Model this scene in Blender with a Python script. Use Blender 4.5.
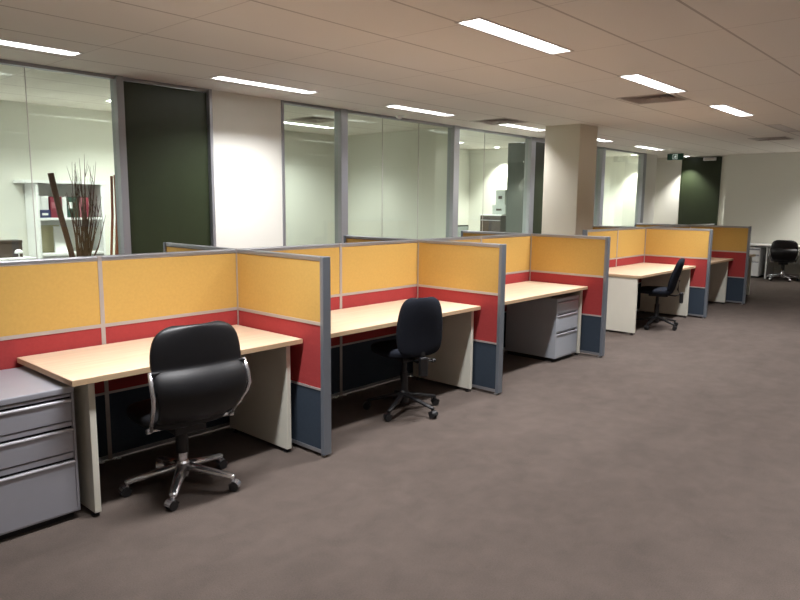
import bpy, bmesh, math, random
from mathutils import Vector, Matrix
random.seed(7)
for _o in list(bpy.data.objects): bpy.data.objects.remove(_o)
S = bpy.context.scene
C = S.collection
PI = math.pi

# ------------------------------------------------------------------ camera
CAM_LOC = Vector((-2.6778, -3.8986, 1.5561))
PITCH, ROLL, YAW, FOC = -0.1433, 0.0095, -0.8393, 678.0
_fw = Vector((-math.sin(YAW)*math.cos(PITCH), math.cos(YAW)*math.cos(PITCH), math.sin(PITCH)))
_r = _fw.cross(Vector((0, 0, 1))).normalized(); _u = _r.cross(_fw)
_cr, _sr = math.cos(ROLL), math.sin(ROLL)
_r2 = _r*_cr + _u*_sr; _u2 = _u*_cr - _r*_sr
cd = bpy.data.cameras.new('camera'); cam = bpy.data.objects.new('camera', cd); C.objects.link(cam)
m = Matrix((_r2, _u2, -_fw)).transposed().to_4x4(); m.translation = CAM_LOC
cam.matrix_world = m
cd.sensor_width = 36; cd.lens = FOC/800*36; cd.clip_start = .05; cd.clip_end = 100
S.camera = cam

# ------------------------------------------------------------------ world, exposure
W = bpy.data.worlds.new('world'); S.world = W; W.use_nodes = True
W.node_tree.nodes['Background'].inputs[0].default_value = (.9, .95, 1, 1)
W.node_tree.nodes['Background'].inputs[1].default_value = 0.0
S.view_settings.view_transform = 'Standard'; S.view_settings.look = 'None'
S.view_settings.gamma = 1; S.view_settings.use_curve_mapping = False
S.view_settings.exposure = 0.0
SPREAD, OFF_SPREAD = 116, 130
LAMP_W = 50.0            # open-plan strip lights
OFF_W = 60.0             # office strip lights
SPOT_W = 170.0            # downlights
LAMP_COL = (.985, .98, 1.0)
OFF_COL = (.97, 1.0, .97)

# ------------------------------------------------------------------ material helpers
def lin(c):
    c /= 255.0
    return c/12.92 if c <= .04045 else ((c+.055)/1.055)**2.4
def rgb(r, g, b): return (lin(r), lin(g), lin(b), 1)
def mat(name, col, rough=.6, metal=0, spec=.5, bump=None, var=None, coat=0, stretch=None):
    """bump=(scale,strength,dist)  var=(scale, amount) soft colour variation"""
    m = bpy.data.materials.new(name); m.use_nodes = True
    N = m.node_tree.nodes; L = m.node_tree.links
    b = N['Principled BSDF']
    b.inputs['Base Color'].default_value = col; b.inputs['Roughness'].default_value = rough
    b.inputs['Metallic'].default_value = metal; b.inputs['Specular IOR Level'].default_value = spec
    b.inputs['Coat Weight'].default_value = coat
    tc = N.new('ShaderNodeTexCoord'); mp = N.new('ShaderNodeMapping')
    L.new(tc.outputs['Object'], mp.inputs['Vector'])
    if stretch: mp.inputs['Scale'].default_value = stretch
    if var:
        n = N.new('ShaderNodeTexNoise'); n.inputs['Scale'].default_value = var[0]; n.inputs['Detail'].default_value = 5
        L.new(mp.outputs[0], n.inputs['Vector'])
        r = N.new('ShaderNodeMapRange'); r.inputs['From Min'].default_value = .25; r.inputs['From Max'].default_value = .75
        r.inputs['To Min'].default_value = 1-var[1]; r.inputs['To Max'].default_value = 1+var[1]
        L.new(n.outputs['Fac'], r.inputs['Value'])
        h = N.new('ShaderNodeVectorMath'); h.operation = 'SCALE'; h.inputs[0].default_value = col[:3]
        L.new(r.outputs[0], h.inputs['Scale']); L.new(h.outputs[0], b.inputs['Base Color'])
    if bump:
        n = N.new('ShaderNodeTexNoise'); n.inputs['Scale'].default_value = bump[0]; n.inputs['Detail'].default_value = 4
        L.new(tc.outputs['Object'], n.inputs['Vector'])
        bp = N.new('ShaderNodeBump'); bp.inputs['Strength'].default_value = bump[1]; bp.inputs['Distance'].default_value = bump[2]
        L.new(n.outputs['Fac'], bp.inputs['Height']); L.new(bp.outputs[0], b.inputs['Normal'])
    return m

M = {}
M['yellow'] = mat('yellow_fabric', rgb(206, 168, 94), .95, spec=.1, bump=(900, .3, .001), var=(60, .04))
M['red'] = mat('red_fabric', rgb(168, 66, 66), .95, spec=.1, bump=(900, .3, .001), var=(60, .05))
M['navy'] = mat('navy_fabric', rgb(60, 70, 82), .95, spec=.1, bump=(900, .3, .001), var=(60, .06))
M['alu'] = mat('anodised_aluminium', rgb(176, 178, 184), .38, .75, var=(30, .02))
M['alu_post'] = mat('grey_post_metal', rgb(138, 146, 156), .45, .55)
M['rail'] = mat('grey_rail', rgb(188, 180, 176), .5, .35)
M['cream'] = mat('cream_laminate', rgb(224, 222, 208), .5, var=(8, .015))
M['silver'] = mat('silver_grey_steel', rgb(176, 178, 188), .42, .4, bump=(700, .08, .0005), var=(12, .02))
M['lip'] = mat('bright_pull_lip', rgb(205, 205, 212), .28, .6)
M['ped'] = mat('grey_steel', rgb(186, 192, 200), .45, .2)
M['darkgap'] = mat('dark_gap', rgb(36, 36, 42), .6)
M['chrome'] = mat('polished_chrome', rgb(226, 226, 230), .24, .9)
M['leather'] = mat('black_leather', rgb(17, 17, 20), .44, spec=.4, bump=(260, .25, .001), var=(30, .1))
M['blackfab'] = mat('black_fabric', rgb(30, 33, 41), .95, spec=.15, bump=(700, .4, .001), var=(80, .08))
M['blackpl'] = mat('black_plastic', rgb(24, 24, 26), .45)
M['rubber'] = mat('caster_rubber', rgb(30, 30, 32), .5)
M['wall'] = mat('white_wall_paint', rgb(232, 231, 222), .85, spec=.2, bump=(220, .06, .001), var=(2, .012))
M['pillar'] = mat('pillar_paint', rgb(220, 214, 198), .85, spec=.2, bump=(220, .06, .001), var=(2, .012))
M['frame'] = mat('window_frame_metal', rgb(168, 170, 176), .4, .6)
M['white'] = mat('white_laminate', rgb(236, 236, 236), .45)
M['housing'] = mat('lamp_housing_white', rgb(225, 225, 222), .5)
M['vent'] = mat('vent_metal', rgb(205, 196, 188), .5, .1)
M['louvre'] = mat('louvre_metal', rgb(176, 164, 156), .5, .1)
M['dark'] = mat('black_void', rgb(14, 13, 13), .9)
M['steelblack'] = mat('dark_brown_cabinet', rgb(62, 52, 48), .5)
M['carton'] = mat('grey_carton', rgb(176, 182, 178), .8, var=(20, .04))
M['wood_dark'] = mat('dark_brown_bamboo', rgb(96, 66, 52), .6, var=(14, .25), stretch=(1, 1, .2))
M['wood_red'] = mat('red_brown_bamboo', rgb(150, 82, 60), .55, var=(14, .2), stretch=(1, 1, .2))
M['twig'] = mat('brown_twig', rgb(92, 66, 52), .8, var=(25, .25))
M['vase'] = mat('dark_ceramic', rgb(52, 40, 36), .35)
M['darkpanel'] = mat('dark_green_panel', rgb(44, 52, 34), .42, spec=.35, bump=(500, .03, .0005), var=(3, .1))
M['greypanel'] = mat('dark_grey_panel', rgb(78, 84, 80), .28, spec=.5)
M['green'] = mat('exit_green', rgb(14, 72, 56), .4)
M['lensoff'] = mat('unlit_diffuser', rgb(215, 205, 200), .4)
M['book_white'] = mat('white_paper', rgb(225, 225, 225), .7)
M['book_blue'] = mat('navy_card', rgb(42, 46, 92), .6)
M['book_maroon'] = mat('maroon_card', rgb(120, 34, 52), .6)
M['book_green'] = mat('dark_green_card', rgb(38, 66, 56), .6)
M['book_pink'] = mat('faded_pink_card', rgb(150, 90, 100), .6)
M['beige'] = mat('beige_card', rgb(196, 192, 160), .7)
M['deskwhite'] = M['white']

def wood():
    m = mat('maple_laminate', rgb(226, 190, 150), .42, spec=.45)
    N = m.node_tree.nodes; L = m.node_tree.links; b = N['Principled BSDF']
    tc = N.new('ShaderNodeTexCoord'); mp = N.new('ShaderNodeMapping'); mp.inputs['Scale'].default_value = (1.2, 22, 22)
    n = N.new('ShaderNodeTexNoise'); n.inputs['Scale'].default_value = 3; n.inputs['Detail'].default_value = 7; n.inputs['Distortion'].default_value = .6
    r = N.new('ShaderNodeValToRGB'); r.color_ramp.elements[0].position = .32; r.color_ramp.elements[1].position = .7
    r.color_ramp.elements[0].color = rgb(212, 184, 155); r.color_ramp.elements[1].color = rgb(226, 201, 174)
    L.new(tc.outputs['Object'], mp.inputs[0]); L.new(mp.outputs[0], n.inputs['Vector']); L.new(n.outputs['Fac'], r.inputs[0]); L.new(r.outputs[0], b.inputs['Base Color'])
    return m
M['maple'] = wood()
M['edge'] = mat('maple_edge_shaded', rgb(196, 168, 134), .5, var=(40, .05), stretch=(.1, 1, 1))  # desk edge shade painted in: same maple, coloured darker than the top

def carpet():
    m = bpy.data.materials.new('brown_grey_carpet'); m.use_nodes = True
    N = m.node_tree.nodes; L = m.node_tree.links; b = N['Principled BSDF']
    b.inputs['Roughness'].default_value = .95; b.inputs['Specular IOR Level'].default_value = .15
    tc = N.new('ShaderNodeTexCoord')
    def noise(s, d, dist=0, scale=(1, 1, 1)):
        mp = N.new('ShaderNodeMapping'); mp.inputs['Scale'].default_value = scale; L.new(tc.outputs['Object'], mp.inputs[0])
        n = N.new('ShaderNodeTexNoise'); n.inputs['Scale'].default_value = s; n.inputs['Detail'].default_value = d; n.inputs['Distortion'].default_value = dist
        L.new(mp.outputs[0], n.inputs['Vector']); return n.outputs['Fac']
    def math_(op, a, b_):
        x = N.new('ShaderNodeMath'); x.operation = op
        for i, v in enumerate((a, b_)):
            if isinstance(v, (int, float)): x.inputs[i].default_value = v
            else: L.new(v, x.inputs[i])
        return x.outputs[0]
    a = noise(2.4, 9, .4, (1, 1.8, 1)); c = noise(9, 6, .5); d = noise(160, 3)
    s = math_('ADD', math_('MULTIPLY', a, .30), math_('ADD', math_('MULTIPLY', c, .25), math_('MULTIPLY', d, .45)))
    r = N.new('ShaderNodeValToRGB'); r.color_ramp.elements[0].position = .36; r.color_ramp.elements[1].position = .64
    r.color_ramp.elements[0].color = rgb(76, 68, 63); r.color_ramp.elements[1].color = rgb(93, 83, 77)
    L.new(s, r.inputs[0]); L.new(r.outputs[0], b.inputs['Base Color'])
    bp = N.new('ShaderNodeBump'); bp.inputs['Strength'].default_value = .5; bp.inputs['Distance'].default_value = .004
    L.new(d, bp.inputs['Height']); L.new(bp.outputs[0], b.inputs['Normal'])
    return m
M['carpet'] = carpet()

def ceiling_mat():
    m = bpy.data.materials.new('ceiling_tile'); m.use_nodes = True
    N = m.node_tree.nodes; L = m.node_tree.links; b = N['Principled BSDF']
    b.inputs['Roughness'].default_value = .9; b.inputs['Specular IOR Level'].default_value = .1
    tc = N.new('ShaderNodeTexCoord'); sp = N.new('ShaderNodeSeparateXYZ'); L.new(tc.outputs['Object'], sp.inputs[0])
    def mth(op, *v):
        x = N.new('ShaderNodeMath'); x.operation = op
        for i, a in enumerate(v):
            if isinstance(a, (int, float)): x.inputs[i].default_value = a
            else: L.new(a, x.inputs[i])
        return x.outputs[0]
    def line(ax, off, step, w):
        f = mth('FRACT', mth('DIVIDE', mth('ADD', sp.outputs[ax], -off+step*40), step))
        f = mth('ABSOLUTE', mth('SUBTRACT', f, .5))        # .5 at the joint
        return mth('GREATER_THAN', f, .5-w/step/2)
    ly = line('Y', .12, .62, .018); lx = line('X', 1.0, 1.2, .010)
    g = mth('MAXIMUM', ly, mth('MULTIPLY', lx, .55))
    n = N.new('ShaderNodeTexNoise'); n.inputs['Scale'].default_value = 140; n.inputs['Detail'].default_value = 3; L.new(tc.outputs['Object'], n.inputs['Vector'])
    mix = N.new('ShaderNodeMix'); mix.data_type = 'RGBA'; mix.inputs['A'].default_value = rgb(246, 240, 232); mix.inputs['B'].default_value = rgb(205, 196, 188)
    L.new(g, mix.inputs['Factor']); L.new(mix.outputs['Result'], b.inputs['Base Color'])
    h = mth('SUBTRACT', mth('MULTIPLY', n.outputs['Fac'], .15), g)
    bp = N.new('ShaderNodeBump'); bp.inputs['Strength'].default_value = .5; bp.inputs['Distance'].default_value = .004
    L.new(h, bp.inputs['Height']); L.new(bp.outputs[0], b.inputs['Normal'])
    return m
M['ceil'] = ceiling_mat()

def glass(name='clear_glass', tint=(.935, .978, .94, 1), f0=.03):
    m = bpy.data.materials.new(name); m.use_nodes = True
    N = m.node_tree.nodes; L = m.node_tree.links; N.clear()
    out = N.new('ShaderNodeOutputMaterial'); tr = N.new('ShaderNodeBsdfTransparent'); gl = N.new('ShaderNodeBsdfGlossy')
    tr.inputs[0].default_value = tint; gl.inputs['Roughness'].default_value = .0; gl.inputs[0].default_value = (.95, 1, .96, 1)
    geo = N.new('ShaderNodeNewGeometry'); dp = N.new('ShaderNodeVectorMath'); dp.operation = 'DOT_PRODUCT'
    L.new(geo.outputs['Incoming'], dp.inputs[0]); L.new(geo.outputs['Normal'], dp.inputs[1])
    def mth(op, *v):
        x = N.new('ShaderNodeMath'); x.operation = op
        for i, a in enumerate(v):
            if isinstance(a, (int, float)): x.inputs[i].default_value = a
            else: L.new(a, x.inputs[i])
        return x.outputs[0]
    c = mth('ABSOLUTE', dp.outputs['Value'])
    f = mth('ADD', mth('MULTIPLY', mth('POWER', mth('SUBTRACT', 1, c), 5), 1-f0), f0)
    mx = N.new('ShaderNodeMixShader'); L.new(f, mx.inputs[0]); L.new(tr.outputs[0], mx.inputs[1]); L.new(gl.outputs[0], mx.inputs[2])
    L.new(mx.outputs[0], out.inputs[0]); return m
M['glass'] = glass()

def emit(name, col, s):
    m = bpy.data.materials.new(name); m.use_nodes = True
    b = m.node_tree.nodes['Principled BSDF']; b.inputs['Base Color'].default_value = (.8, .8, .8, 1)
    b.inputs['Emission Color'].default_value = (*col, 1); b.inputs['Emission Strength'].default_value = s
    return m
M['signwhite'] = emit('exit_white', (.8, 1, .9), .45)
M['glow'] = emit('lit_diffuser', (1, .98, .97), 3.0)
M['spotglow'] = emit('lit_downlight_lens', (1, .98, .95), 12.0)

# ------------------------------------------------------------------ mesh helpers
class MB:
    def __init__(s): s.bm = bmesh.new()
    def box(s, a, b):
        x0, y0, z0 = a; x1, y1, z1 = b
        v = [s.bm.verts.new(p) for p in ((x0,y0,z0),(x1,y0,z0),(x1,y1,z0),(x0,y1,z0),(x0,y0,z1),(x1,y0,z1),(x1,y1,z1),(x0,y1,z1))]
        for f in ((3,2,1,0),(4,5,6,7),(0,1,5,4),(1,2,6,5),(2,3,7,6),(3,0,4,7)): s.bm.faces.new([v[i] for i in f])
        return s
    def prism(s, pts, z0, z1):
        """pts: xy outline (ccw)"""
        a = [s.bm.verts.new((x, y, z0)) for x, y in pts]; b = [s.bm.verts.new((x, y, z1)) for x, y in pts]
        n = len(pts); s.bm.faces.new(a[::-1]); s.bm.faces.new(b)
        for i in range(n): s.bm.faces.new((a[i], a[(i+1) % n], b[(i+1) % n], b[i]))
        return s
    def extr(s, pts, vec):
        """3D outline extruded by vec"""
        vec = Vector(vec); a = [s.bm.verts.new(p) for p in pts]; b = [s.bm.verts.new(Vector(p)+vec) for p in pts]
        n = len(pts); s.bm.faces.new(a[::-1]); s.bm.faces.new(b)
        for i in range(n): s.bm.faces.new((a[i], a[(i+1) % n], b[(i+1) % n], b[i]))
        return s
    def tube(s, pts, r, n=10, flat=1.0):
        pts = [Vector(p) for p in pts]; rs = r if isinstance(r, (list, tuple)) else [r]*len(pts)
        rings = []; up = None
        for i, p in enumerate(pts):
            d = ((pts[min(i+1, len(pts)-1)]-p).normalized() + (p-pts[max(i-1, 0)]).normalized())
            d.normalize()
            if up is None: up = Vector((0, 0, 1)) if abs(d.z) < .9 else Vector((0, 1, 0))
            sx = d.cross(up).normalized(); sy = sx.cross(d).normalized()
            rings.append([s.bm.verts.new(p + (sx*math.cos(2*PI*k/n) + sy*math.sin(2*PI*k/n)*flat)*rs[i]) for k in range(n)])
        for a, b in zip(rings, rings[1:]):
            for k in range(n): s.bm.faces.new((a[k], a[(k+1) % n], b[(k+1) % n], b[k]))
        s.bm.faces.new(rings[0][::-1]); s.bm.faces.new(rings[-1]); return s
    def lathe(s, prof, c=(0, 0, 0), n=20, axis='z'):
        rings = []
        for r, h in prof:
            ring = []
            for k in range(n):
                a = 2*PI*k/n; x, y = r*math.cos(a), r*math.sin(a)
                p = (x, y, h) if axis == 'z' else ((h, x, y) if axis == 'x' else (x, h, y))
                ring.append(s.bm.verts.new(Vector(p)+Vector(c)))
            rings.append(ring)
        for a, b in zip(rings, rings[1:]):
            for k in range(n): s.bm.faces.new((a[k], a[(k+1) % n], b[(k+1) % n], b[k]))
        s.bm.faces.new(rings[0][::-1]); s.bm.faces.new(rings[-1]); return s
    def xf(s, mtx): bmesh.ops.transform(s.bm, matrix=mtx, verts=s.bm.verts); return s
    def build(s, name, m, parent=None, bevel=0, smooth=False, sub=0, seg=2):
        bmesh.ops.recalc_face_normals(s.bm, faces=s.bm.faces)
        me = bpy.data.meshes.new(name); s.bm.to_mesh(me); s.bm.free()
        me.materials.append(m)
        o = bpy.data.objects.new(name, me); C.objects.link(o)
        if parent: o.parent = parent
        if smooth:
            for p in me.polygons: p.use_smooth = True
        if bevel:
            b = o.modifiers.new('bevel', 'BEVEL'); b.width = bevel; b.segments = seg; b.limit_method = 'ANGLE'; b.angle_limit = math.radians(40)
        if sub:
            b = o.modifiers.new('sub', 'SUBSURF'); b.levels = sub; b.render_levels = sub
        return o
def B(a, b): return MB().box(a, b)
def thing(name, label, cat, loc=(0, 0, 0), rz=0, group=None):
    o = bpy.data.objects.new(name, None); C.objects.link(o); o.empty_display_size = .1
    o.location = loc; o.rotation_euler = (0, 0, rz)
    return tag(o, label, cat, group)
def tag(o, label, cat, group=None):
    o['label'] = label; o['category'] = cat
    if group: o['group'] = group
    return o
def struct(o): o['kind'] = 'structure'; return o
def copy_tree(o, parent=None):
    c = o.copy(); C.objects.link(c)
    if parent: c.parent = parent
    for ch in [x for x in KIDS.get(o.name, [])]: 
        copy_tree(ch, c)
    return c
def kids_map():
    global KIDS
    KIDS = {}
    for o in bpy.data.objects:
        if o.parent: KIDS.setdefault(o.parent.name, []).append(o)
KIDS = {}

H = 2.70
# ------------------------------------------------------------------ light and vent positions (holes in the ceiling)
LW = .17
strip = []          # x0, x1, yc, kind, label
def S_(x, y, k, lab): strip.append((x, x+1.2, y, k, lab))
S_(-1.42, 1.8, 'on', 'lit recessed strip light in front of the bookshelf office glass')
S_(1.05, 1.8, 'on', 'lit recessed strip light in front of the white wall section')
S_(3.46, 1.8, 'on', 'lit recessed strip light in front of the wide middle office glass')
S_(5.82, 1.8, 'on', 'lit recessed strip light touching the ceiling vent left of the pillar')
S_(8.24, 1.8, 'on', 'lit recessed strip light just showing at the right edge of the pillar')
S_(10.68, 1.8, 'on', 'lit recessed strip light between pillar and green exit sign')
S_(-1.45, -1.2, 'on', 'lit recessed strip light above the nearest desk')
S_(.95, -1.2, 'on', 'lit recessed strip light above the second desk')
S_(3.36, -1.2, 'on', 'large lit recessed strip light beside the square ceiling vent')
S_(5.79, -1.2, 'on', 'lit recessed strip light next beyond the square ceiling vent, toward the back wall')
S_(8.24, -1.2, 'off', 'unlit recessed strip light beyond the last lit one on the right')
S_(10.66, -1.2, 'off', 'unlit recessed strip light farthest along the right side')
for x, w in ((-3.85, 'behind the camera'), (-1.45, 'straight above the camera'), (.95, 'right of the camera, nearest one'), (3.36, 'right of the camera, second one'), (5.79, 'right of the camera, third one'), (8.24, 'right of the camera, fourth one'), (10.66, 'right of the camera, farthest one')): S_(x, -4.2, 'on', 'added unseen strip light over the open carpet, '+w)  # out-of-view row, added to light the carpet and the far end
S_(1.1, 4.1, 'office', 'lit strip light inside the office with the bookshelf')
S_(-1.3, 4.1, 'office', 'lit strip light inside the bookshelf office, nearer the camera')
S_(3.55, 4.22, 'office', 'lit strip light inside the empty middle office')
S_(6.9, 4.2, 'office', 'lit strip light inside the office with the stacked cartons')
S_(11.4, 4.2, 'office', 'lit strip light inside the farthest office')
vents = [(4.56, -1.12, .56, 'square louvred ceiling vent beside the large strip light'),
         (5.28, 1.36, .58, 'square louvred ceiling vent near the pillar above the office wall'),
         (10.2, -.92, .56, 'small far square ceiling vent near the back wall'),
         (3.55, 3.3, .56, 'square ceiling vent inside the empty middle office')]
downs = [(14.08, 2.04, 'lit round downlight beside the green exit sign'),
         (13.72, -1.25, 'lit round downlight by the back wall beyond the black chair'),
         (13.55, -6.8, 'lit round downlight by the back wall over the far carpet'),
         (9.30, 4.2, 'lit round downlight in the office with the stacked cartons'),
         (12.95, 2.85, 'lit round downlight inside the farthest office')]
DR = .075
holes = [(x0, x1, y-LW/2, y+LW/2) for x0, x1, y, k, l in strip] + [(x, x+w, y, y+w) for x, y, w, l in vents] + [(x-DR, x+DR, y-DR, y+DR) for x, y, l in downs]

# ------------------------------------------------------------------ room shell
X0, X1, Y0, Y1 = -6.0, 14.05, -8.5, 5.1
struct(B((X0-.2, Y0-.2, -.1), (X1+.8, Y1+.2, 0)).build('floor', M['carpet']))
def ceiling():
    xs = sorted({X0-.2, X1+.8} | {h[0] for h in holes} | {h[1] for h in holes})
    ys = sorted({Y0-.2, Y1+.2} | {h[2] for h in holes} | {h[3] for h in holes})
    bm = bmesh.new(); V = {}
    def v(i, j):
        if (i, j) not in V: V[i, j] = bm.verts.new((xs[i], ys[j], H))
        return V[i, j]
    for i in range(len(xs)-1):
        for j in range(len(ys)-1):
            cx, cy = (xs[i]+xs[i+1])/2, (ys[j]+ys[j+1])/2
            if any(h[0] < cx < h[1] and h[2] < cy < h[3] for h in holes): continue
            bm.faces.new((v(i, j), v(i, j+1), v(i+1, j+1), v(i+1, j)))
    r = bmesh.ops.extrude_face_region(bm, geom=list(bm.faces))
    for e in r['geom']:
        if isinstance(e, bmesh.types.BMVert): e.co.z += .02
    bmesh.ops.recalc_face_normals(bm, faces=bm.faces)
    me = bpy.data.meshes.new('ceiling'); bm.to_mesh(me); bm.free(); me.materials.append(M['ceil'])
    o = bpy.data.objects.new('ceiling', me); C.objects.link(o); return o
struct(ceiling())
def wall(name, a, b, m='wall'): return struct(B(a, b).build(name, M[m]))
wall('wall_front', (X0-.1, Y0-.1, 0), (X1+.1, Y0, H))
wall('wall_camera_side', (X0-.1, Y0, 0), (X0, Y1, H))
wall('wall_right', (X1, Y0, 0), (X1+.1, 1.0, H))
wall('wall_alcove_return', (X1, 1.0, 0), (X1+.45, 1.1, H))
wall('wall_alcove', (X1+.35, 1.1, 0), (X1+.45, 3.0, H))
wall('wall_back', (X0, Y1, 0), (X1+.5, Y1+.1, H))
wall('wall_office_divider_far', (13.4, 2.95, 0), (X1+.45, 3.05, H))
wall('wall_office_end', (13.3, 2.56, 0), (13.4, Y1, H))
# office dividers
wall('wall_office_divider', (1.98, 2.56, 0), (2.08, Y1, H))
wall('wall_office_divider_middle', (5.72, 2.58, 0), (5.80, Y1, H))
wall('wall_office_divider_cartons', (9.6, 2.56, 0), (9.7, Y1, H))
# office front wall, plaster sections (y 2.44 .. 2.56)
YA, YB = 2.47, 2.56
def front(n, x0, x1): return wall(n, (x0, YA, 0), (x1, YB, H))
front('wall_left', 1.425, 2.345)
front('wall_left_far', 8.93, 10.2)
front('wall_left_end', 12.72, 13.4)
front('wall_left_near', X0, -2.9)
def mullion(n, x0, x1, y0=2.44, y1=2.57): return struct(B((x0, y0, 0), (x1, y1, H-.001)).build(n, M['frame'], bevel=.004))
n = 0
def window(n, x0, x1, joints, head=.032):
    w = struct(bpy.data.objects.new('window_%d' % n, None)); C.objects.link(w); w.location = (x0, 2.5, 0)
    L_ = x1-x0
    B((0, -.03, H-head), (L_, .05, H-.001)).build('window_frame', M['frame'], w, bevel=.003)
    B((0, -.03, 0), (L_, .05, .08)).build('window_frame', M['frame'], w, bevel=.003)
    js = [0]+[j-x0 for j in joints]+[L_]
    for a, b in zip(js, js[1:]):
        B((a+.0025, 0, .08), (b-.0025, .010, H-head)).build('window_pane', M['glass'], w)
    for j in js[1:-1]:
        B((j-.0025, .001, .08), (j+.0025, .009, H-head)).build('glazing_joint', M['rail'], w)
    return w
window(1, -2.85, .405, [-1.6, -.366])
window(2, 2.385, 3.26, [])
window(3, 3.375, 5.565, [4.075, 4.82])
window(4, 5.70, 7.755, [6.44])
window(5, 10.25, 10.50, [])
window(6, 10.64, 12.56, [])
mullion('trim_1', .405, .475); mullion('trim_2', 1.39, 1.425); mullion('trim_3', 2.345, 2.385, 2.46)
mullion('trim_4', 3.26, 3.375); mullion('trim_5', 5.565, 5.70); mullion('trim_6', 7.755, 7.90)
mullion('trim_7', 8.88, 8.93); mullion('trim_8', 10.2, 10.25); mullion('trim_9', 10.50, 10.64); mullion('trim_10', 12.56, 12.72)
mullion('trim_11', -2.9, -2.85)
def dark_door(n, x0, x1, y, axis='x', hd=.07):
    d = struct(bpy.data.objects.new('door_%d' % n, None)); C.objects.link(d)
    if axis == 'x':
        d.location = (x0, y, 0); L_ = x1-x0
        B((0, -.03, H-hd), (L_, .05, H-.001)).build('door_frame', M['frame'], d, bevel=.003)
        B((.004, -.012, .01), (L_-.004, .03, H-hd-.005)).build('door_leaf', M['darkpanel'], d, bevel=.002)
        MB().tube([(L_-.08, -.06, .85), (L_-.08, -.06, 1.0)], .01).tube([(L_-.08, -.06, .87), (L_-.08, -.01, .87)], .007).tube([(L_-.08, -.06, .98), (L_-.08, -.01, .98)], .007).build('door_handle', M['chrome'], d, smooth=True)
    return d
dark_door(1, .475, 1.39, 2.5, hd=.03)
dark_door(2, 7.90, 8.88, 2.5)
# far dark door in the alcove
d = struct(bpy.data.objects.new('door_3', None)); C.objects.link(d); d.location = (X1+.35, 1.33, 0)
B((-.04, 0, .01), (0, .91, H-.02)).build('door_leaf', M['darkpanel'], d, bevel=.002)
MB().tube([(-.09, .08, .82), (-.09, .08, .98)], .01).tube([(-.09, .08, .84), (-.03, .08, .84)], .007).tube([(-.09, .08, .96), (-.03, .08, .96)], .007).build('door_handle', M['chrome'], d, smooth=True)
# dark partition inside the carton office, seen through the glass
d = struct(bpy.data.objects.new('door_4', None)); C.objects.link(d); d.location = (8.6, 2.62, 0)
B((0, 0, .01), (.04, .85, H-.005)).build('door_leaf', M['greypanel'], d, bevel=.002)
# pillar
struct(B((6.5, .88, 0), (7.05, 1.45, H)).build('wall_pillar', M['pillar'], bevel=.004))
# skirting
def skirt(n, a, b): struct(B(a, b).build(n, M['rail']))
skirt('baseboard_right', (X1-.012, Y0, 0), (X1, 1.0, .08))
skirt('baseboard_back', (1.43, 2.458, 0), (2.34, 2.47, .08))

# ------------------------------------------------------------------ ceiling lights
for x0, x1, y, k, lab in strip:
    t = thing('ceiling_light', lab, 'light', ((x0+x1)/2, y, H), 0,
              {'on': 'recessed ceiling strip lights', 'off': 'recessed ceiling strip lights', 'office': 'strip lights inside the offices'}[k])
    hx, hy, dp = (x1-x0)/2, LW/2, .10
    mb = MB()                                   # open-bottomed tray
    th = .004
    mb.box((-hx, -hy, 0), (-hx+th, hy, dp)).box((hx-th, -hy, 0), (hx, hy, dp)).box((-hx, -hy, 0), (hx, -hy+th, dp)).box((-hx, hy-th, 0), (hx, hy, dp)).box((-hx, -hy, dp), (hx, hy, dp+th))
    mb.build('housing', M['housing'], t)
    mb = MB(); fo = .014
    mb.box((-hx-fo, -hy-fo, -.004), (hx+fo, -hy, 0)).box((-hx-fo, hy, -.004), (hx+fo, hy+fo, 0)).box((-hx-fo, -hy, -.004), (-hx, hy, 0)).box((hx, -hy, -.004), (hx+fo, hy, 0))
    mb.build('light_frame', M['vent'], t)
    dz_ = .06 if k == 'off' else 0
    B((-hx+.01, -hy+.01, dp-.055-dz_*.7), (hx-.01, hy-.01, dp-.045-dz_*.7)).build('diffuser', M['lensoff'] if k == 'off' else M['glow'], t)
    if k != 'off':
        ld = bpy.data.lights.new('lamp', 'AREA'); ld.shape = 'RECTANGLE'; ld.size = 1.14; ld.size_y = .14
        ld.energy = LAMP_W if k == 'on' else OFF_W*(.72 if 3 < x0 < 4 else 1.25 if x0 > 5 else 1); ld.color = LAMP_COL if k == 'on' else OFF_COL
        ld.spread = math.radians(SPREAD if k == 'on' else OFF_SPREAD)
        lo = bpy.data.objects.new('lamp', ld); C.objects.link(lo); lo.parent = t; lo.location = (0, 0, dp-.057)
for x, y, lab in downs:
    t = thing('downlight', lab, 'light', (x, y, H), 0, 'round downlights')
    mb = MB(); rr = [[mb.bm.verts.new((r_*math.cos(2*PI*q/24), r_*math.sin(2*PI*q/24), h_)) for q in range(24)] for r_, h_ in ((DR*1.45, -.001), (DR*1.45, -.005), (DR-.004, -.005), (DR-.018, .05), (DR-.014, .054), (DR, -.001))]
    for q in range(6):
        for k in range(24): mb.bm.faces.new((rr[q][k], rr[q][(k+1) % 24], rr[(q+1) % 6][(k+1) % 24], rr[(q+1) % 6][k]))
    mb.build('downlight_rim', M['housing'], t, smooth=False)
    MB().lathe([(.035, -.010), (.052, -.004), (.056, .004)], n=20).build('downlight_lens', M['spotglow'], t)
    ld = bpy.data.lights.new('lamp', 'SPOT'); ld.energy = SPOT_W; ld.spot_size = math.radians(95); ld.spot_blend = .7; ld.shadow_soft_size = .012; ld.color = (1, .98, .93)
    lo = bpy.data.objects.new('lamp', ld); C.objects.link(lo); lo.parent = t; lo.location = (0, 0, -.024)
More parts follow.
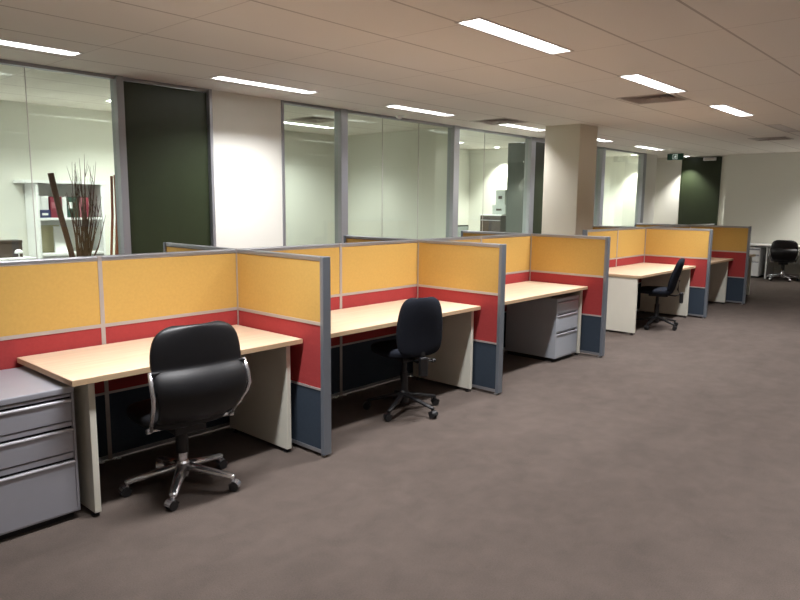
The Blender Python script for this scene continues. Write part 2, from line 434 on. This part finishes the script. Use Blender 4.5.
for x, y, w, lab in vents:
    t = thing('ceiling_vent', lab, 'vent', (x+w/2, y+w/2, H), 0, 'square ceiling vents')
    h = w/2
    mb = MB(); f = .03
    mb.box((-h-f/2, -h-f/2, -.006), (h+f/2, -h+f/2, .002)).box((-h-f/2, h-f/2, -.006), (h+f/2, h+f/2, .002)).box((-h-f/2, -h+f/2, -.006), (-h+f/2, h-f/2, .002)).box((h-f/2, -h+f/2, -.006), (h+f/2, h-f/2, .002))
    mb.build('vent_frame', M['vent'], t)
    mb = MB(); th = .004
    mb.box((-h, -h, .002), (-h+th, h, .12)).box((h-th, -h, .002), (h, h, .12)).box((-h, -h, .002), (h, -h+th, .12)).box((-h, h-th, .002), (h, h, .12)).box((-h, -h, .12), (h, h, .124))
    mb.build('vent_box', M['dark'], t)
    for q in range(4):
        a = h-.025-q*.06; b_ = a-.055
        mb = MB(); bm = mb.bm
        lo_ = [bm.verts.new((sx*a, sy*a, -.004)) for sx, sy in ((-1,-1),(1,-1),(1,1),(-1,1))]
        hi_ = [bm.verts.new((sx*b_, sy*b_, .04)) for sx, sy in ((-1,-1),(1,-1),(1,1),(-1,1))]
        lo2 = [bm.verts.new((v.co.x, v.co.y, v.co.z+.003)) for v in lo_]; hi2 = [bm.verts.new((v.co.x, v.co.y, v.co.z+.003)) for v in hi_]
        for i in range(4):
            j = (i+1) % 4
            bm.faces.new((lo_[i], lo_[j], hi_[j], hi_[i])); bm.faces.new((lo2[j], lo2[i], hi2[i], hi2[j]))
            bm.faces.new((lo_[j], lo_[i], lo2[i], lo2[j])); bm.faces.new((hi_[i], hi_[j], hi2[j], hi2[i]))
        mb.build('louvre', M['louvre'], t)

# ------------------------------------------------------------------ partition screens
SH, ZS, ZR, TH = 1.233, .828, .425, .05
def screen(name, label, loc, L_, rz=0, ends=(0, 0), group=None):
    """panel along local +x from 0 to L_, floor at z=0; ends = (thick post at start, thick post at end)"""
    t = thing(name, label, 'partition', loc, rz, group)
    h = TH/2; a0 = .0; pw = .012
    s0 = .03 if ends[0] else pw; s1 = .03 if ends[1] else pw
    B((s0, -h, SH-.028), (L_-s1, h, SH)).build('top_rail', M['alu'], t, bevel=.006)
    f = h-.004
    B((s0, -f, ZS+.011), (L_-s1, f, SH-.028)).build('upper_panel', M['yellow'], t)['label'] = 'mustard yellow fabric upper panel'
    B((s0, -h, ZS-.009), (L_-s1, h, ZS+.011)).build('middle_rail', M['rail'], t)
    B((s0, -f, ZR+.007), (L_-s1, f, ZS-.009)).build('middle_panel', M['red'], t)['label'] = 'red fabric middle panel'
    B((s0, -h, ZR-.007), (L_-s1, h, ZR+.007)).build('lower_rail', M['rail'], t)
    B((s0, -f, .045), (L_-s1, f, ZR-.007)).build('lower_panel', M['navy'], t)['label'] = 'dark blue fabric lower panel'
    B((s0, -h, .022), (L_-s1, h, .045)).build('bottom_rail', M['alu'], t)
    for k, (a, b) in enumerate(((0, s0), (L_-s1, L_))):
        e = ends[k]
        o = B((a, -h-(.006 if e else 0), .015), (b, h+(.006 if e else 0), SH+(.001 if e else 0))).build('post', M['alu_post'] if e else M['rail'], t, bevel=.004 if e else 0)
    for x in (.06, L_-.04):
        MB().lathe([(.016, 0), (.016, .006), (.006, .008), (.006, .022)], (x, 0, 0), 12).build('foot', M['white'], t, smooth=False)
    return t
G1 = 'back screens of the near workstation row'; G2 = 'back screens of the far workstation row'
P = 1.8865
xs = [-P-P/2, -P, -P/2, 0, P/2, P, 1.5*P, 2*P]
labs = ['back screen of the bay left of the silver filing cabinet', 'leftmost back screen in view, behind the silver filing cabinet',
        'back screen behind the right part of the nearest desk', 'back screen behind the left part of the second desk',
        'back screen behind the small black task chair and second desk', 'back screen behind the left part of the third desk, mostly hidden by a wing screen',
        'back screen behind the right part of the third desk, above the pedestal drawers']
for a, b, l in zip(xs, xs[1:], labs): screen('partition_screen', l, (a, 0, 0), b-a, 0, group=G1)
Y2 = .08
xs2 = [5.2, 6.12, 7.06, 7.97, 8.88, 10.1]
labs2 = ['back screen at the left end of the far row, right of the pillar foot', 'back screen behind the chair desk of the far row, right half',
         'back screen of the second bay of the far row, nearer half', 'back screen of the second bay of the far row, farther half', 'back screen at the very end of the far row']
for i, (a, b, l) in enumerate(zip(xs2, xs2[1:], labs2)): screen('partition_screen', l, (a, Y2, 0), b-a, 0, ends=(i == 0, i == 4), group=G2)
GW = 'wing screens between the desks'; GB = 'wing screens on the office side'
wl = ['nearest wing screen, right of the desk with the black leather chair', 'second wing screen, between the desk with the small black chair and the drawer desk',
      'third wing screen, at the right end of the desk with the pedestal drawers', 'fourth wing screen, right of the far black task chair', 'fifth and farthest wing screen, beside the white far cabinet']
wb = ['office side wing screen whose top shows before the dark green door', 'office side wing screen whose top shows under the wide middle glass',
      'office side wing screen whose yellow top shows under the carton office glass', 'office side wing screen at the foot of the pillar on its right', 'office side wing screen farthest back below the far glass']
for i, x in enumerate((0, P, 2*P, 7.06, 8.88)):
    y = 0 if i < 3 else Y2
    screen('partition_screen', wl[i], (x, y-TH/2-.002, 0), .91-TH/2 if i < 3 else .94-TH/2, -PI/2, (0, 1), GW)
    screen('partition_screen', wb[i], (x, y+TH/2+.002, 0), .89, PI/2, (0, 1), GB)

# ------------------------------------------------------------------ desks
def desk(label, x0, x1, y1, D, lx0, lx1, top='maple', z=.72, name='desk', side='cream', group='maple topped desks'):
    t = thing(name, label, 'desk', (x0, y1, 0), 0, group); w = x1-x0
    B((0, -D, z-.031), (w, 0, z)).build('desktop', M[top], t, bevel=.003)
    # edge band on front and sides
    mb = MB(); mb.box((-.0015, -D-.0015, z-.029), (w+.0015, -D+.0005, z-.002)).box((-.0015, -D+.0005, z-.029), (.0005, 0, z-.002)).box((w-.0005, -D+.0005, z-.029), (w+.0015, 0, z-.002))
    mb.build('edge_band', M['edge'] if top == 'maple' else M['white'], t)
    for lx in (lx0, lx1):
        s = B((lx-x0-.016, -D+.035, .025), (lx-x0+.016, -.03, z-.031)).build('side_panel', M[side], t, bevel=.002)
        for yy in (-D+.07, -.08):
            MB().lathe([(.02, 0), (.02, .008), (.008, .01), (.008, .026)], (lx-x0, yy, 0), 12).build('foot', M['blackpl'], s)
    B((lx0-x0+.016, -.19, z-.10), (lx1-x0-.016, -.165, z-.031)).build('brace_rail', M['rail'], t)
    return t
desk('nearest maple desk, between the silver filing cabinet and the nearest wing screen', -1.414, -.032, -.03, .69, -1.312, -.115)
desk('second maple desk, with the small black fabric chair pushed in front of its right end', .032, P-.032, -.03, .69, .14, 1.795)
desk('third maple desk, with a grey drawer pedestal under its right end', P+.032, 2*P-.032, -.03, .69, 2.0, 3.69)
desk('maple desk with an open white end panel facing the gap, black chair in front', 5.14, 7.03, .05, .735, 5.165, 6.93)
desk('maple desk just beyond the fourth wing screen, its right corner showing', 7.09, 8.85, .05, .70, 7.17, 8.72)
desk('last maple desk at the far end of the row, beyond the fifth wing screen', 8.92, 10.1, .05, .70, 9.0, 10.03)

# ------------------------------------------------------------------ drawer cabinets
def cabinet(name, label, loc, w, d, h, zs, m, rz=0, cat='cabinet', toe=.04, rim=.03, casters=False):
    """front faces local -y. zs = list of (z0,z1) drawer faces top to bottom, pull recess above each"""
    t = thing(name, label, cat, loc, rz)
    B((0, 0, toe), (w, d-.0, h-rim)).build('body', M['darkgap'], t)
    mb = MB(); th = .012
    mb.box((-.001, -.018, toe), (th, d+.001, h-rim)).box((w-th, -.018, toe), (w+.001, d+.001, h-rim)).box((0, -.018, toe-.001), (w, d, toe+.008)).box((0, d-.005, toe), (w, d+.002, h-rim))
    mb.build('casing', m, t, bevel=.002)
    B((-.002, -.022, h-rim), (w+.002, d+.002, h)).build('cabinet_top', m, t, bevel=.005)
    for q, (z0, z1) in enumerate(zs):
        zt = (h-rim if q == 0 else zs[q-1][0])-.004
        B((th+.002, -.017, z1+.022), (w-th-.002, -.003, zt)).build('front_rail', m, t, bevel=.003)
        dr = B((th+.002, -.02, z0), (w-th-.002, 0, z1)).build('drawer', m, t, bevel=.003)
        # full width pull lip, leaning out over the recess
        MB().extr([(th+.002, -.020, z1-.004), (th+.002, -.026, z1+.002), (th+.002, -.022, z1+.010), (th+.002, -.008, z1+.012), (th+.002, -.006, z1)], (w-2*th-.004, 0, 0)).build('handle', M['lip'], dr, bevel=.0015)
    B((.02, .02, 0), (w-.02, d-.02, toe)).build('plinth', M['blackpl'], t)
    return t
cabinet('filing_cabinet', 'silver grey steel three drawer cabinet at the left edge, tucked against the nearest desk', (-1.85, -.605, 0), .478, .565, .668,
        [(.502, .598), (.347, .452), (.045, .292)], M['silver'])
cabinet('drawer_pedestal', 'grey steel drawer pedestal standing under the third desk', (3.21, -.655, 0), .44, .56, .635,
        [(.49, .585), (.305, .455), (.05, .27)], M['ped'])

# ------------------------------------------------------------------ chairs
def shell(prof, nu=14, edge=.35, wrap=.03, pw=3.2):
    """closed cushion surface. prof: (y, z, halfwidth, thickness) from top to bottom, outer side -y"""
    mb = MB(); bm = mb.bm; P_ = [Vector((0, p[0], p[1])) for p in prof]; front_, back_ = [], []
    for i, (y, z, hw, th) in enumerate(prof):
        d = (P_[min(i+1, len(P_)-1)]-P_[max(i-1, 0)]).normalized(); nrm = Vector((0, d.z, -d.y))   # points to -y when going down
        if nrm.y > 0 and abs(nrm.y) > .3: nrm = -nrm
        fr, bk = [], []
        for k in range(nu+1):
            u = -1+2*k/nu; u = math.sin(u*PI/2); f = (1-abs(u)**pw)**.5 if abs(u) < 1 else 0
            hth = th*(edge+(1-edge)*f)/2
            c = Vector((u*hw, y+wrap*u*u, z))
            fr.append(bm.verts.new(c-nrm*hth)); bk.append(bm.verts.new(c+nrm*hth))
        front_.append(fr); back_.append(bk)
    for i in range(len(prof)-1):
        for k in range(nu):
            bm.faces.new((front_[i][k], front_[i][k+1], front_[i+1][k+1], front_[i+1][k]))
            bm.faces.new((back_[i][k+1], back_[i][k], back_[i+1][k], back_[i+1][k+1]))
        bm.faces.new((front_[i][0], front_[i+1][0], back_[i+1][0], back_[i][0]))
        bm.faces.new((front_[i][nu], back_[i][nu], back_[i+1][nu], front_[i+1][nu]))
    for k in range(nu):
        bm.faces.new((front_[0][k+1], front_[0][k], back_[0][k], back_[0][k+1])); bm.faces.new((front_[-1][k], front_[-1][k+1], back_[-1][k+1], back_[-1][k]))
    return mb
def cushion(hx, hy, z0, z1, cy=0, e=3.4, n=28, dome=.012):
    mb = MB(); bm = mb.bm; rings = []
    for sc, z in ((.0, z0), (.9, z0), (.985, z0+.012), (1, (z0+z1)/2), (.985, z1-.016), (.93, z1-.003), (.6, z1+dome*.7), (.0, z1+dome)):
        if sc == 0: rings.append([bm.verts.new((0, cy, z))]); continue
        r = []
        for k in range(n):
            a = 2*PI*k/n; c, s_ = math.cos(a), math.sin(a)
            r.append(bm.verts.new((hx*sc*math.copysign(abs(c)**(2/e), c), cy+hy*sc*math.copysign(abs(s_)**(2/e), s_), z)))
        rings.append(r)
    for a, b in zip(rings, rings[1:]):
        for k in range(n):
            k2 = (k+1) % n
            if len(a) == 1: bm.faces.new((a[0], b[k2], b[k]))
            elif len(b) == 1: bm.faces.new((a[k], a[k2], b[0]))
            else: bm.faces.new((a[k], a[k2], b[k2], b[k]))
    return mb
def base(t, m, r, zc, phase, armw=.028, cast='blackpl', hubz=.12):
    MB().lathe([(.034, zc-.01), (.036, hubz-.02), (.036, hubz+.02), (.028, hubz+.035)], n=20).build('base_hub', m, t, smooth=False, bevel=.003)
    for k in range(5):
        a = phase+k*2*PI/5; c, s_ = math.cos(a), math.sin(a)
        arm = MB().tube([(c*.02, s_*.02, hubz), (c*r*.5, s_*r*.5, (hubz+zc)/2+.004), (c*r, s_*r, zc+.002), (c*(r+.014), s_*(r+.014), zc)], [armw*.8, armw*.68, armw*.56, armw*.4], 14, .7).build('base_arm', m, t, smooth=True)
        ca = a+random.uniform(-.9, .9); dx, dy = math.cos(ca), math.sin(ca)
        px, py = c*r, s_*r
        mb = MB()
        R_ = .026
        for sd in (-1, 1):
            w_ = MB().lathe([(.008, -.009), (R_-.003, -.009), (R_, -.006), (R_, .006), (R_-.003, .009), (.008, .009)], n=16, axis='x')
            w_.xf(Matrix.Translation((px-dy*.013*sd+dx*.012, py+dx*.013*sd+dy*.012, R_)) @ Matrix.Rotation(ca+PI/2, 4, 'Z'))
            me_ = bpy.data.meshes.new('tmp'); w_.bm.to_mesh(me_); w_.bm.free(); mb.bm.from_mesh(me_); bpy.data.meshes.remove(me_)
        h_ = MB().lathe([(R_+.004, -.023), (R_+.004, .023)], n=16, axis='x'); 
        # hood: upper half only
        dele = [v for v in h_.bm.verts if v.co.z < -.004]; bmesh.ops.delete(h_.bm, geom=dele, context='VERTS')
        h_.xf(Matrix.Translation((px+dx*.012, py+dy*.012, R_+.002)) @ Matrix.Rotation(ca+PI/2, 4, 'Z'))
        bmesh.ops.holes_fill(h_.bm, edges=h_.bm.edges)
        h_.tube([(px, py, R_+.02), (px, py, zc-.004)], .007, 8)
        cst = mb.build('caster', M['rubber'], arm, smooth=False)
        h_.build('caster_hood', m if cast == 'chrome' else M[cast], arm)
def leather_chair(label, loc, rz, phase, dz=0):
    t = thing('office_chair', label, 'chair', loc, rz)
    base(t, M['chrome'], .285, .075, phase, .040, 'chrome')
    MB().lathe([(.026, .13), (.026, .20), (.02, .202)], n=18).build('column_sleeve', M['chrome'], t, smooth=False)
    MB().lathe([(.034, .2), (.034, .34), (.028, .345)], n=18).build('gas_column', M['blackpl'], t)
    B((-.09, -.12, .335), (.09, .12, .385)).build('tilt_mechanism', M['blackpl'], t, bevel=.012)
    cushion(.235, .235, .385, .455, .05).build('seat', M['leather'], t, smooth=True, sub=1)
    prof = [(-.238, .938, .110, .02), (-.238, .931, .155, .034), (-.238, .905, .196, .045), (-.240, .865, .222, .052), (-.244, .80, .234, .055), (-.250, .745, .236, .05),
            (-.256, .722, .233, .038), (-.272, .70, .232, .05), (-.300, .662, .236, .062), (-.312, .615, .234, .066), (-.304, .565, .226, .066), (-.276, .51, .214, .062), (-.236, .465, .200, .055), (-.18, .438, .185, .045), (-.13, .428, .175, .03)]
    prof = [(y, z-dz*(z-.42)/.5, w*1.05, h) for y, z, w, h in prof]
    shell(prof, wrap=.035, edge=.3).build('backrest', M['leather'], t, smooth=True, sub=1)
    k = dz*.6
    for s in (-1, 1):
        MB().tube([(s*.256, -.232, .725-k), (s*.262, -.258, .66-k), (s*.262, -.275, .60-k), (s*.256, -.262, .56-k), (s*.238, -.190, .47-k*.3), (s*.220, -.125, .395)], .0115, 10).build('side_bracket', M['chrome'], t, smooth=True)
        B((min(s*.21, s*.256), -.25, .70-k), (max(s*.21, s*.256), -.222, .726-k)).build('bracket_clamp', M['blackpl'], t, bevel=.006)
    MB().tube([(-.218, -.122, .395), (.218, -.122, .395)], .009, 10).lathe([(.014, -.242), (.014, -.22)], (0, -.122, .395), 12, 'x').lathe([(.014, .22), (.014, .242)], (0, -.122, .395), 12, 'x').build('cross_bar', M['chrome'], t, smooth=False)
    return t
def fabric_chair(label, loc, rz, phase, lean=0, ws=.85):
    t = thing('task_chair', label, 'chair', loc, rz)
    base(t, M['blackpl'], .27, .072, phase, .03, 'blackpl', .13)
    MB().lathe([(.030, .15), (.028, .30), (.020, .302), (.020, .42)], n=18).build('gas_column', M['blackpl'], t)
    B((-.085, -.13, .405), (.085, .10, .44)).build('tilt_mechanism', M['blackpl'], t, bevel=.01)
    cushion(.225, .215, .44, .505, .03, 3.0).build('seat', M['blackfab'], t, smooth=True, sub=1)
    MB().tube([(0, -.10, .425), (0, -.21, .42), (0, -.262, .44), (0, -.275+lean*.4, .50), (0, -.268+lean*.2, .62)], .022, 10, .45).build('back_stem', M['blackpl'], t, smooth=True)
    B((-.032, -.305, .33), (.032, -.262, .47)).build('height_block', M['blackpl'], t, bevel=.012)
    MB().tube([(.0, -.285, .44), (.07, -.29, .44)], .006, 8).lathe([(.014, .065), (.014, .09)], (0, -.29, .44), 12, 'x').build('knob', M['blackpl'], t)
    MB().tube([(.06, -.05, .41), (.17, -.06, .40), (.21, -.06, .385)], .005, 8).build('lever', M['chrome'], t, smooth=True)
    prof = [(-.272, .895, .09, .02), (-.273, .889, .125, .035), (-.273, .868, .162, .05), (-.270, .83, .186, .062), (-.264, .77, .203, .07), (-.256, .70, .212, .074), (-.250, .63, .216, .074),
            (-.250, .57, .212, .07), (-.254, .525, .200, .062), (-.258, .495, .178, .048), (-.260, .48, .150, .034), (-.261, .474, .12, .02)]
    prof = [(y+lean*.9-lean*(z-.47)*2.2, z, w*ws, h) for y, z, w, h in prof]
    shell(prof, wrap=.03, edge=.4).build('backrest', M['blackfab'], t, smooth=True, sub=1)
    return t
leather_chair('black leather swivel chair with chrome side brackets in front of the nearest desk', (-.83, -.655, 0), math.radians(-5), math.radians(19))
fabric_chair('small black fabric task chair pushed up to the second desk', (1.03, -.62, 0), math.radians(-20), math.radians(3))
fabric_chair('black fabric chair seen side on at the desk with the white end panel', (5.90, -.615, 0), math.radians(14), math.radians(22), .10, .95)
leather_chair('distant black leather chair with chrome base at the white back wall desk', (13.30, -.38, 0), math.radians(-78), math.radians(10), .08)

# ------------------------------------------------------------------ far wall furniture
t = thing('wall_desk', 'long white topped desk standing along the back wall', 'desk', (13.35, -3.6, 0))
B((0, 0, .69), (.69, 4.2, .72)).build('desktop', M['white'], t, bevel=.003)
for yy in (.9, 2.3, 3.55, 4.17): B((.03, yy, .0), (.66, yy+.03, .69)).build('side_panel', M['white'], t, bevel=.002)
cabinet('drawer_cabinet', 'white three drawer cabinet under the back wall desk, just right of the farthest wing screen', (13.40, .52, 0), .42, .55, .66,
        [(.51, .60), (.37, .475), (.05, .33)], M['white'], -PI/2)

# ------------------------------------------------------------------ exit sign etc.
t = thing('exit_sign', 'green exit sign with white running figure near the far dark door', 'sign', (12.9, 1.865, 0))
B((-.02, -.175, 2.545), (.02, .175, 2.685)).build('sign_box', M['green'], t, bevel=.004)
for yy in (-.12, .12): MB().tube([(0, yy, 2.68), (0, yy, 2.7)], .006, 8).build('hanger', M['frame'], t)
def poly(pts, x=-.0215):   # pts as (right,up) seen from -x ; right = -y
    return MB().extr([(x, -a, 2.615+b) for a, b in pts], (-.0015, 0, 0))
mb = MB()
for pts in ([(-.052, -.052), (.052, -.052), (.052, -.044), (-.052, -.044)], [(-.052, .044), (.052, .044), (.052, .052), (-.052, .052)], [(-.052, -.044), (-.044, -.044), (-.044, .044), (-.052, .044)], [(.044, -.044), (.052, -.044), (.052, .044), (.044, .044)],
            [(-.004, -.008), (.014, -.004), (.018, .020), (.002, .022)], [(.002, .022), (-.018, .012), (-.024, -.004), (-.016, -.006), (-.010, .004), (.004, .012)],
            [(.016, .016), (.036, .004), (.034, -.004), (.014, .006)], [(-.004, -.008), (-.020, -.022), (-.034, -.024), (-.034, -.031), (-.014, -.030), (.006, -.012)],
            [(.004, -.008), (.020, -.022), (.012, -.042), (.021, -.042), (.031, -.020), (.014, -.002)],
            [(.010, .028), (.018, .024), (.026, .028), (.028, .036), (.020, .042), (.012, .038)]):
    mb.extr([(-.0215, -a, 2.615+b) for a, b in pts], (-.0015, 0, 0))
mb.build('pictogram', M['signwhite'], t)['label'] = 'white running figure in a doorway'
t = thing('emergency_light', 'small white emergency light box above the far dark door', 'light', (X1+.31, 1.585, 2.63))
B((-.07, -.14, -.035), (-.004, .14, .04)).build('case', M['white'], t, bevel=.008)
B((-.075, -.11, -.02), (-.069, .11, .02)).build('lens', M['lensoff'], t, bevel=.002)
t = thing('motion_sensor', 'small white sensor on the ceiling at the head of the middle office glass', 'sensor', (4.25, 2.36, H))
MB().lathe([(.055, 0), (.055, -.012), (.045, -.018), (.032, -.034), (.012, -.042)], n=20).build('sensor_dome', M['white'], t, smooth=True)
MB().lathe([(.07, 0), (.07, -.006), (.055, -.008)], n=20).build('sensor_base', M['white'], t)

# ------------------------------------------------------------------ bookshelf office
t = thing('bookshelf', 'white open bookshelf against the back wall of the left office', 'shelf', (.47, 4.72, 0))
W_, D_ = .80, .36
for x in (0, W_-.03): B((x, 0, 0), (x+.03, D_, 1.74)).build('side_panel', M['white'], t, bevel=.002)
for z in (.08, .90, 1.33): B((.03, .005, z-.03), (W_-.03, D_, z)).build('shelf_board', M['white'], t, bevel=.002)
B((-.12, -.015, 1.74), (W_+.02, D_, 1.775)).build('shelf_top', M['white'], t, bevel=.002)
B((.03, D_-.012, .08), (W_-.03, D_, 1.74)).build('shelf_back', M['white'], t)
G = 'items standing on the middle shelf of the bookshelf'
def book(name, label, x0, x1, h, m, z=1.33, y=4.74, d=.2, cat='book', stripe=None):
    b = thing(name, label, cat, (x0, y, z), 0, G)
    w = x1-x0
    if name == 'binder' or name == 'book':
        mb = MB(); c = .004
        mb.box((0, 0, 0), (w, c, h)).box((0, c, 0), (c, d, h)).box((w-c, c, 0), (w, d, h)); mb.build('cover', M[m], b)
        B((c+.001, c+.001, .006), (w-c-.001, d-.008, h-.008)).build('pages', M['book_white'], b)
        if stripe: B((.15*w, -.001, h*.45), (.85*w, .0, h*.75)).build('spine_label', M[stripe], b)
    return b
o = B((.505, 4.76, 1.331), (.62, 4.98, 1.59)).build('white_box', M['book_white'], bevel=.003); tag(o, 'plain white box at the left on the middle shelf', 'box', G)
o = B((.508, 4.735, 1.331), (.625, 4.757, 1.425)).build('blue_box', M['book_blue'], bevel=.002); tag(o, 'small navy blue box in front of the white box on the shelf', 'box', G)
o2 = B((.022, -.0025, .03), (.09, -.0005, .055)); o2.xf(Matrix.Translation((.508, 4.735, 1.331))); o2.build('front_label', M['book_white'], o)
book('binder', 'dark maroon binder next to the white box on the middle shelf', .635, .70, .25, 'book_maroon', stripe='book_pink')
book('binder', 'maroon red binder, right of the darker maroon one on the middle shelf', .704, .765, .255, 'book_maroon')
book('binder', 'white binder in the middle of the shelf row', .772, .822, .25, 'book_white')
book('binder', 'dark green binder on the middle shelf', .83, .90, .25, 'book_green', stripe='book_white')
book('binder', 'second dark green binder, partly behind the twigs', .904, .955, .25, 'book_green')
book('binder', 'faded pink binder near the right end of the shelf', .975, 1.03, .255, 'book_pink')
book('binder', 'maroon binder at the right end of the shelf row', 1.034, 1.09, .25, 'book_maroon')
o = B((.70, 4.86, .901), (.86, 4.885, 1.22)).build('picture_board', M['white'], bevel=.003); tag(o, 'white board leaning in the lower compartment of the bookshelf', 'board')
o = B((.53, 4.95, .901), (.80, 4.965, 1.235)).build('beige_folder', M['beige'], bevel=.002); tag(o, 'beige folder standing at the back of the lower shelf compartment', 'folder')
t = thing('sideboard', 'low white sideboard left of the bookshelf in the left office', 'cabinet', (-1.1, 4.45, 0))
B((0, 0, .05), (1.42, .5, .86)).build('body', M['white'], t, bevel=.003); B((-.01, -.01, .86), (1.43, .5, .885)).build('cabinet_top', M['white'], t, bevel=.003)
for x in (.01, .48, .95): 
    dd = B((x, -.018, .07), (x+.46, -.001, .85)).build('cabinet_door', M['white'], t, bevel=.002)
    MB().tube([(x+.4, -.035, .5), (x+.4, -.035, .62)], .005, 8).build('handle', M['chrome'], dd)
o = thing('storage_box', 'dark brown box on the sideboard left of the bookshelf', 'box', (-.01, 4.6, .886))
B((0, 0, 0), (.25, .2, .165)).build('box_body', M['steelblack'], o, bevel=.004); B((-.004, -.004, .165), (.254, .204, .195)).build('lid', M['steelblack'], o, bevel=.003)
o = thing('desk_lamp', 'small white rounded desk lamp in front of the dark box', 'lamp', (.17, 4.52, .886))
MB().lathe([(.03, 0), (.03, .008), (.006, .012), (.006, .05)], n=16).build('lamp_base', M['white'], o)
MB().lathe([(.045, .05), (.044, .066), (.034, .084), (.016, .094)], n=20).build('lamp_shade', M['white'], o, smooth=True)

# vase with twigs
vx, vy = .25, 2.98
o = thing('floor_vase', 'tall dark floor vase holding brown twigs behind the office glass', 'vase', (vx, vy, 0))
mb = MB(); mb.lathe([(.09, 0), (.12, .1), (.14, .35), (.12, .6), (.10, .74), (.115, .78), (.105, .78), (.09, .74), (.11, .6), (.13, .35), (.11, .1), (.08, .02)], n=24); mb.build('vase_body', M['vase'], o, smooth=True)
rt = random.Random(3)
for k in range(26):
    bx, by = vx+rt.uniform(-.055, .055), vy+rt.uniform(-.05, .05)
    tx, ty, tz = vx-.13+.36*rt.random(), vy+rt.uniform(-.12, .12), rt.uniform(1.4, 2.06)
    tx = vx+ (tx-vx)*(.8 if tz > 1.85 else 1.0)
    kx = rt.uniform(-.03, .03)
    mid = ((bx+tx)/2+kx, (by+ty)/2, .75+(tz-.75)*.5)
    thick = rt.uniform(.005, .012)
    mb = MB().tube([(bx*.35+vx*.65, by, .04), (bx, by, .78), mid, (tx, ty, tz)], [thick, thick, thick*.75, .0015], 6)
    for q in range(2):
        f = rt.uniform(.2, .7); px, pz = mid[0]*(1-f)+tx*f, mid[2]*(1-f)+tz*f; py = mid[1]*(1-f)+ty*f
        mb.tube([(px, py, pz), (px+rt.uniform(-.05, .05), py+rt.uniform(-.03, .03), pz+rt.uniform(.1, .22))], [.003, .001], 5)
    tag(mb.build('twig', M['twig'], smooth=True), 'thin dry brown twig standing in the dark floor vase', 'twig', 'dry twigs in the floor vase')
o = MB().tube([(.31, 3.0, 0.03), (.21, 3.0, .6), (.13, 3.0, 1.05), (.055, 3.0, 1.4), (-.015, 3.0, 1.80)], [.026, .027, .027, .027, .028], 12).build('bamboo_pole', M['wood_dark'], smooth=False)
tag(o, 'thick dark brown bamboo pole leaning left of the twigs', 'pole')
o = MB().tube([(.47, 2.72, 0.02), (.50, 2.80, 1.0), (.555, 2.86, 1.4), (.575, 2.9, 1.80)], [.02, .018, .02, .022], 12).build('bamboo_pole', M['wood_red'], smooth=False)
tag(o, 'red brown bamboo pole leaning beside the window post', 'pole')
o = MB().tube([(.42, 2.78, 0.02), (.47, 2.86, 1.0), (.53, 2.92, 1.4), (.56, 2.96, 1.79)], [.013, .012, .013, .014], 10).build('bamboo_pole', M['wood_red'], smooth=False)
tag(o, 'thinner red brown bamboo pole just left of the post side one', 'pole')

# ------------------------------------------------------------------ carton office
cabinet('office_cabinet', 'dark brown office cabinet with a light top, under the stacked cartons', (9.02, 4.36, 0), .50, .55, 1.30, [(.9, 1.2), (.5, .85), (.06, .46)], M['steelblack'], -PI/2, rim=.001)
o = B((9.0, 3.84, 1.301), (9.58, 4.38, 1.325)).build('cabinet_mat', M['white']); tag(o, 'light sheet lying on the dark office cabinet', 'sheet')
def carton(label, x0, y0, z0, x1, y1, z1):
    o = thing('carton', label, 'box', (x0, y0, z0), 0, 'cartons stacked on the dark cabinet')
    w, d_, h_ = x1-x0, y1-y0, z1-z0
    B((0, 0, 0), (w, d_, h_-.02)).build('carton_body', M['carton'], o, bevel=.003)
    B((-.004, -.004, h_-.06), (w+.004, d_+.004, h_)).build('carton_lid', M['carton'], o, bevel=.003)
    B((-.006, d_*.3, h_*.4), (-.001, d_*.7, h_*.6)).build('hand_hole', M['steelblack'], o)
carton('larger grey carton lying on the dark cabinet', 9.08, 3.80, 1.326, 9.45, 4.12, 1.52)
carton('smaller grey carton on top of the larger one', 9.08, 3.82, 1.521, 9.40, 4.045, 1.82)
t = thing('office_desk', 'white desk behind the glass of the carton office', 'desk', (5.95, 2.75, 0))
B((0, 0, .7), (1.5, .7, .73)).build('desktop', M['white'], t, bevel=.003)
for x in (.05, 1.42): B((x, .03, 0), (x+.03, .67, .7)).build('side_panel', M['white'], t)
t = thing('monitor', 'black framed monitor on the desk behind the carton office glass', 'monitor', (6.42, 2.95, .73))
B((-.23, -.015, .12), (.23, .02, .455)).build('monitor_case', M['blackpl'], t, bevel=.005)
B((-.21, -.018, .15), (.21, -.0145, .435)).build('screen', M['carton'], t)
B((-.03, .02, .02), (.03, .04, .25)).build('monitor_stand', M['blackpl'], t); B((-.11, -.06, 0), (.11, .1, .02)).build('monitor_base', M['blackpl'], t, bevel=.004)
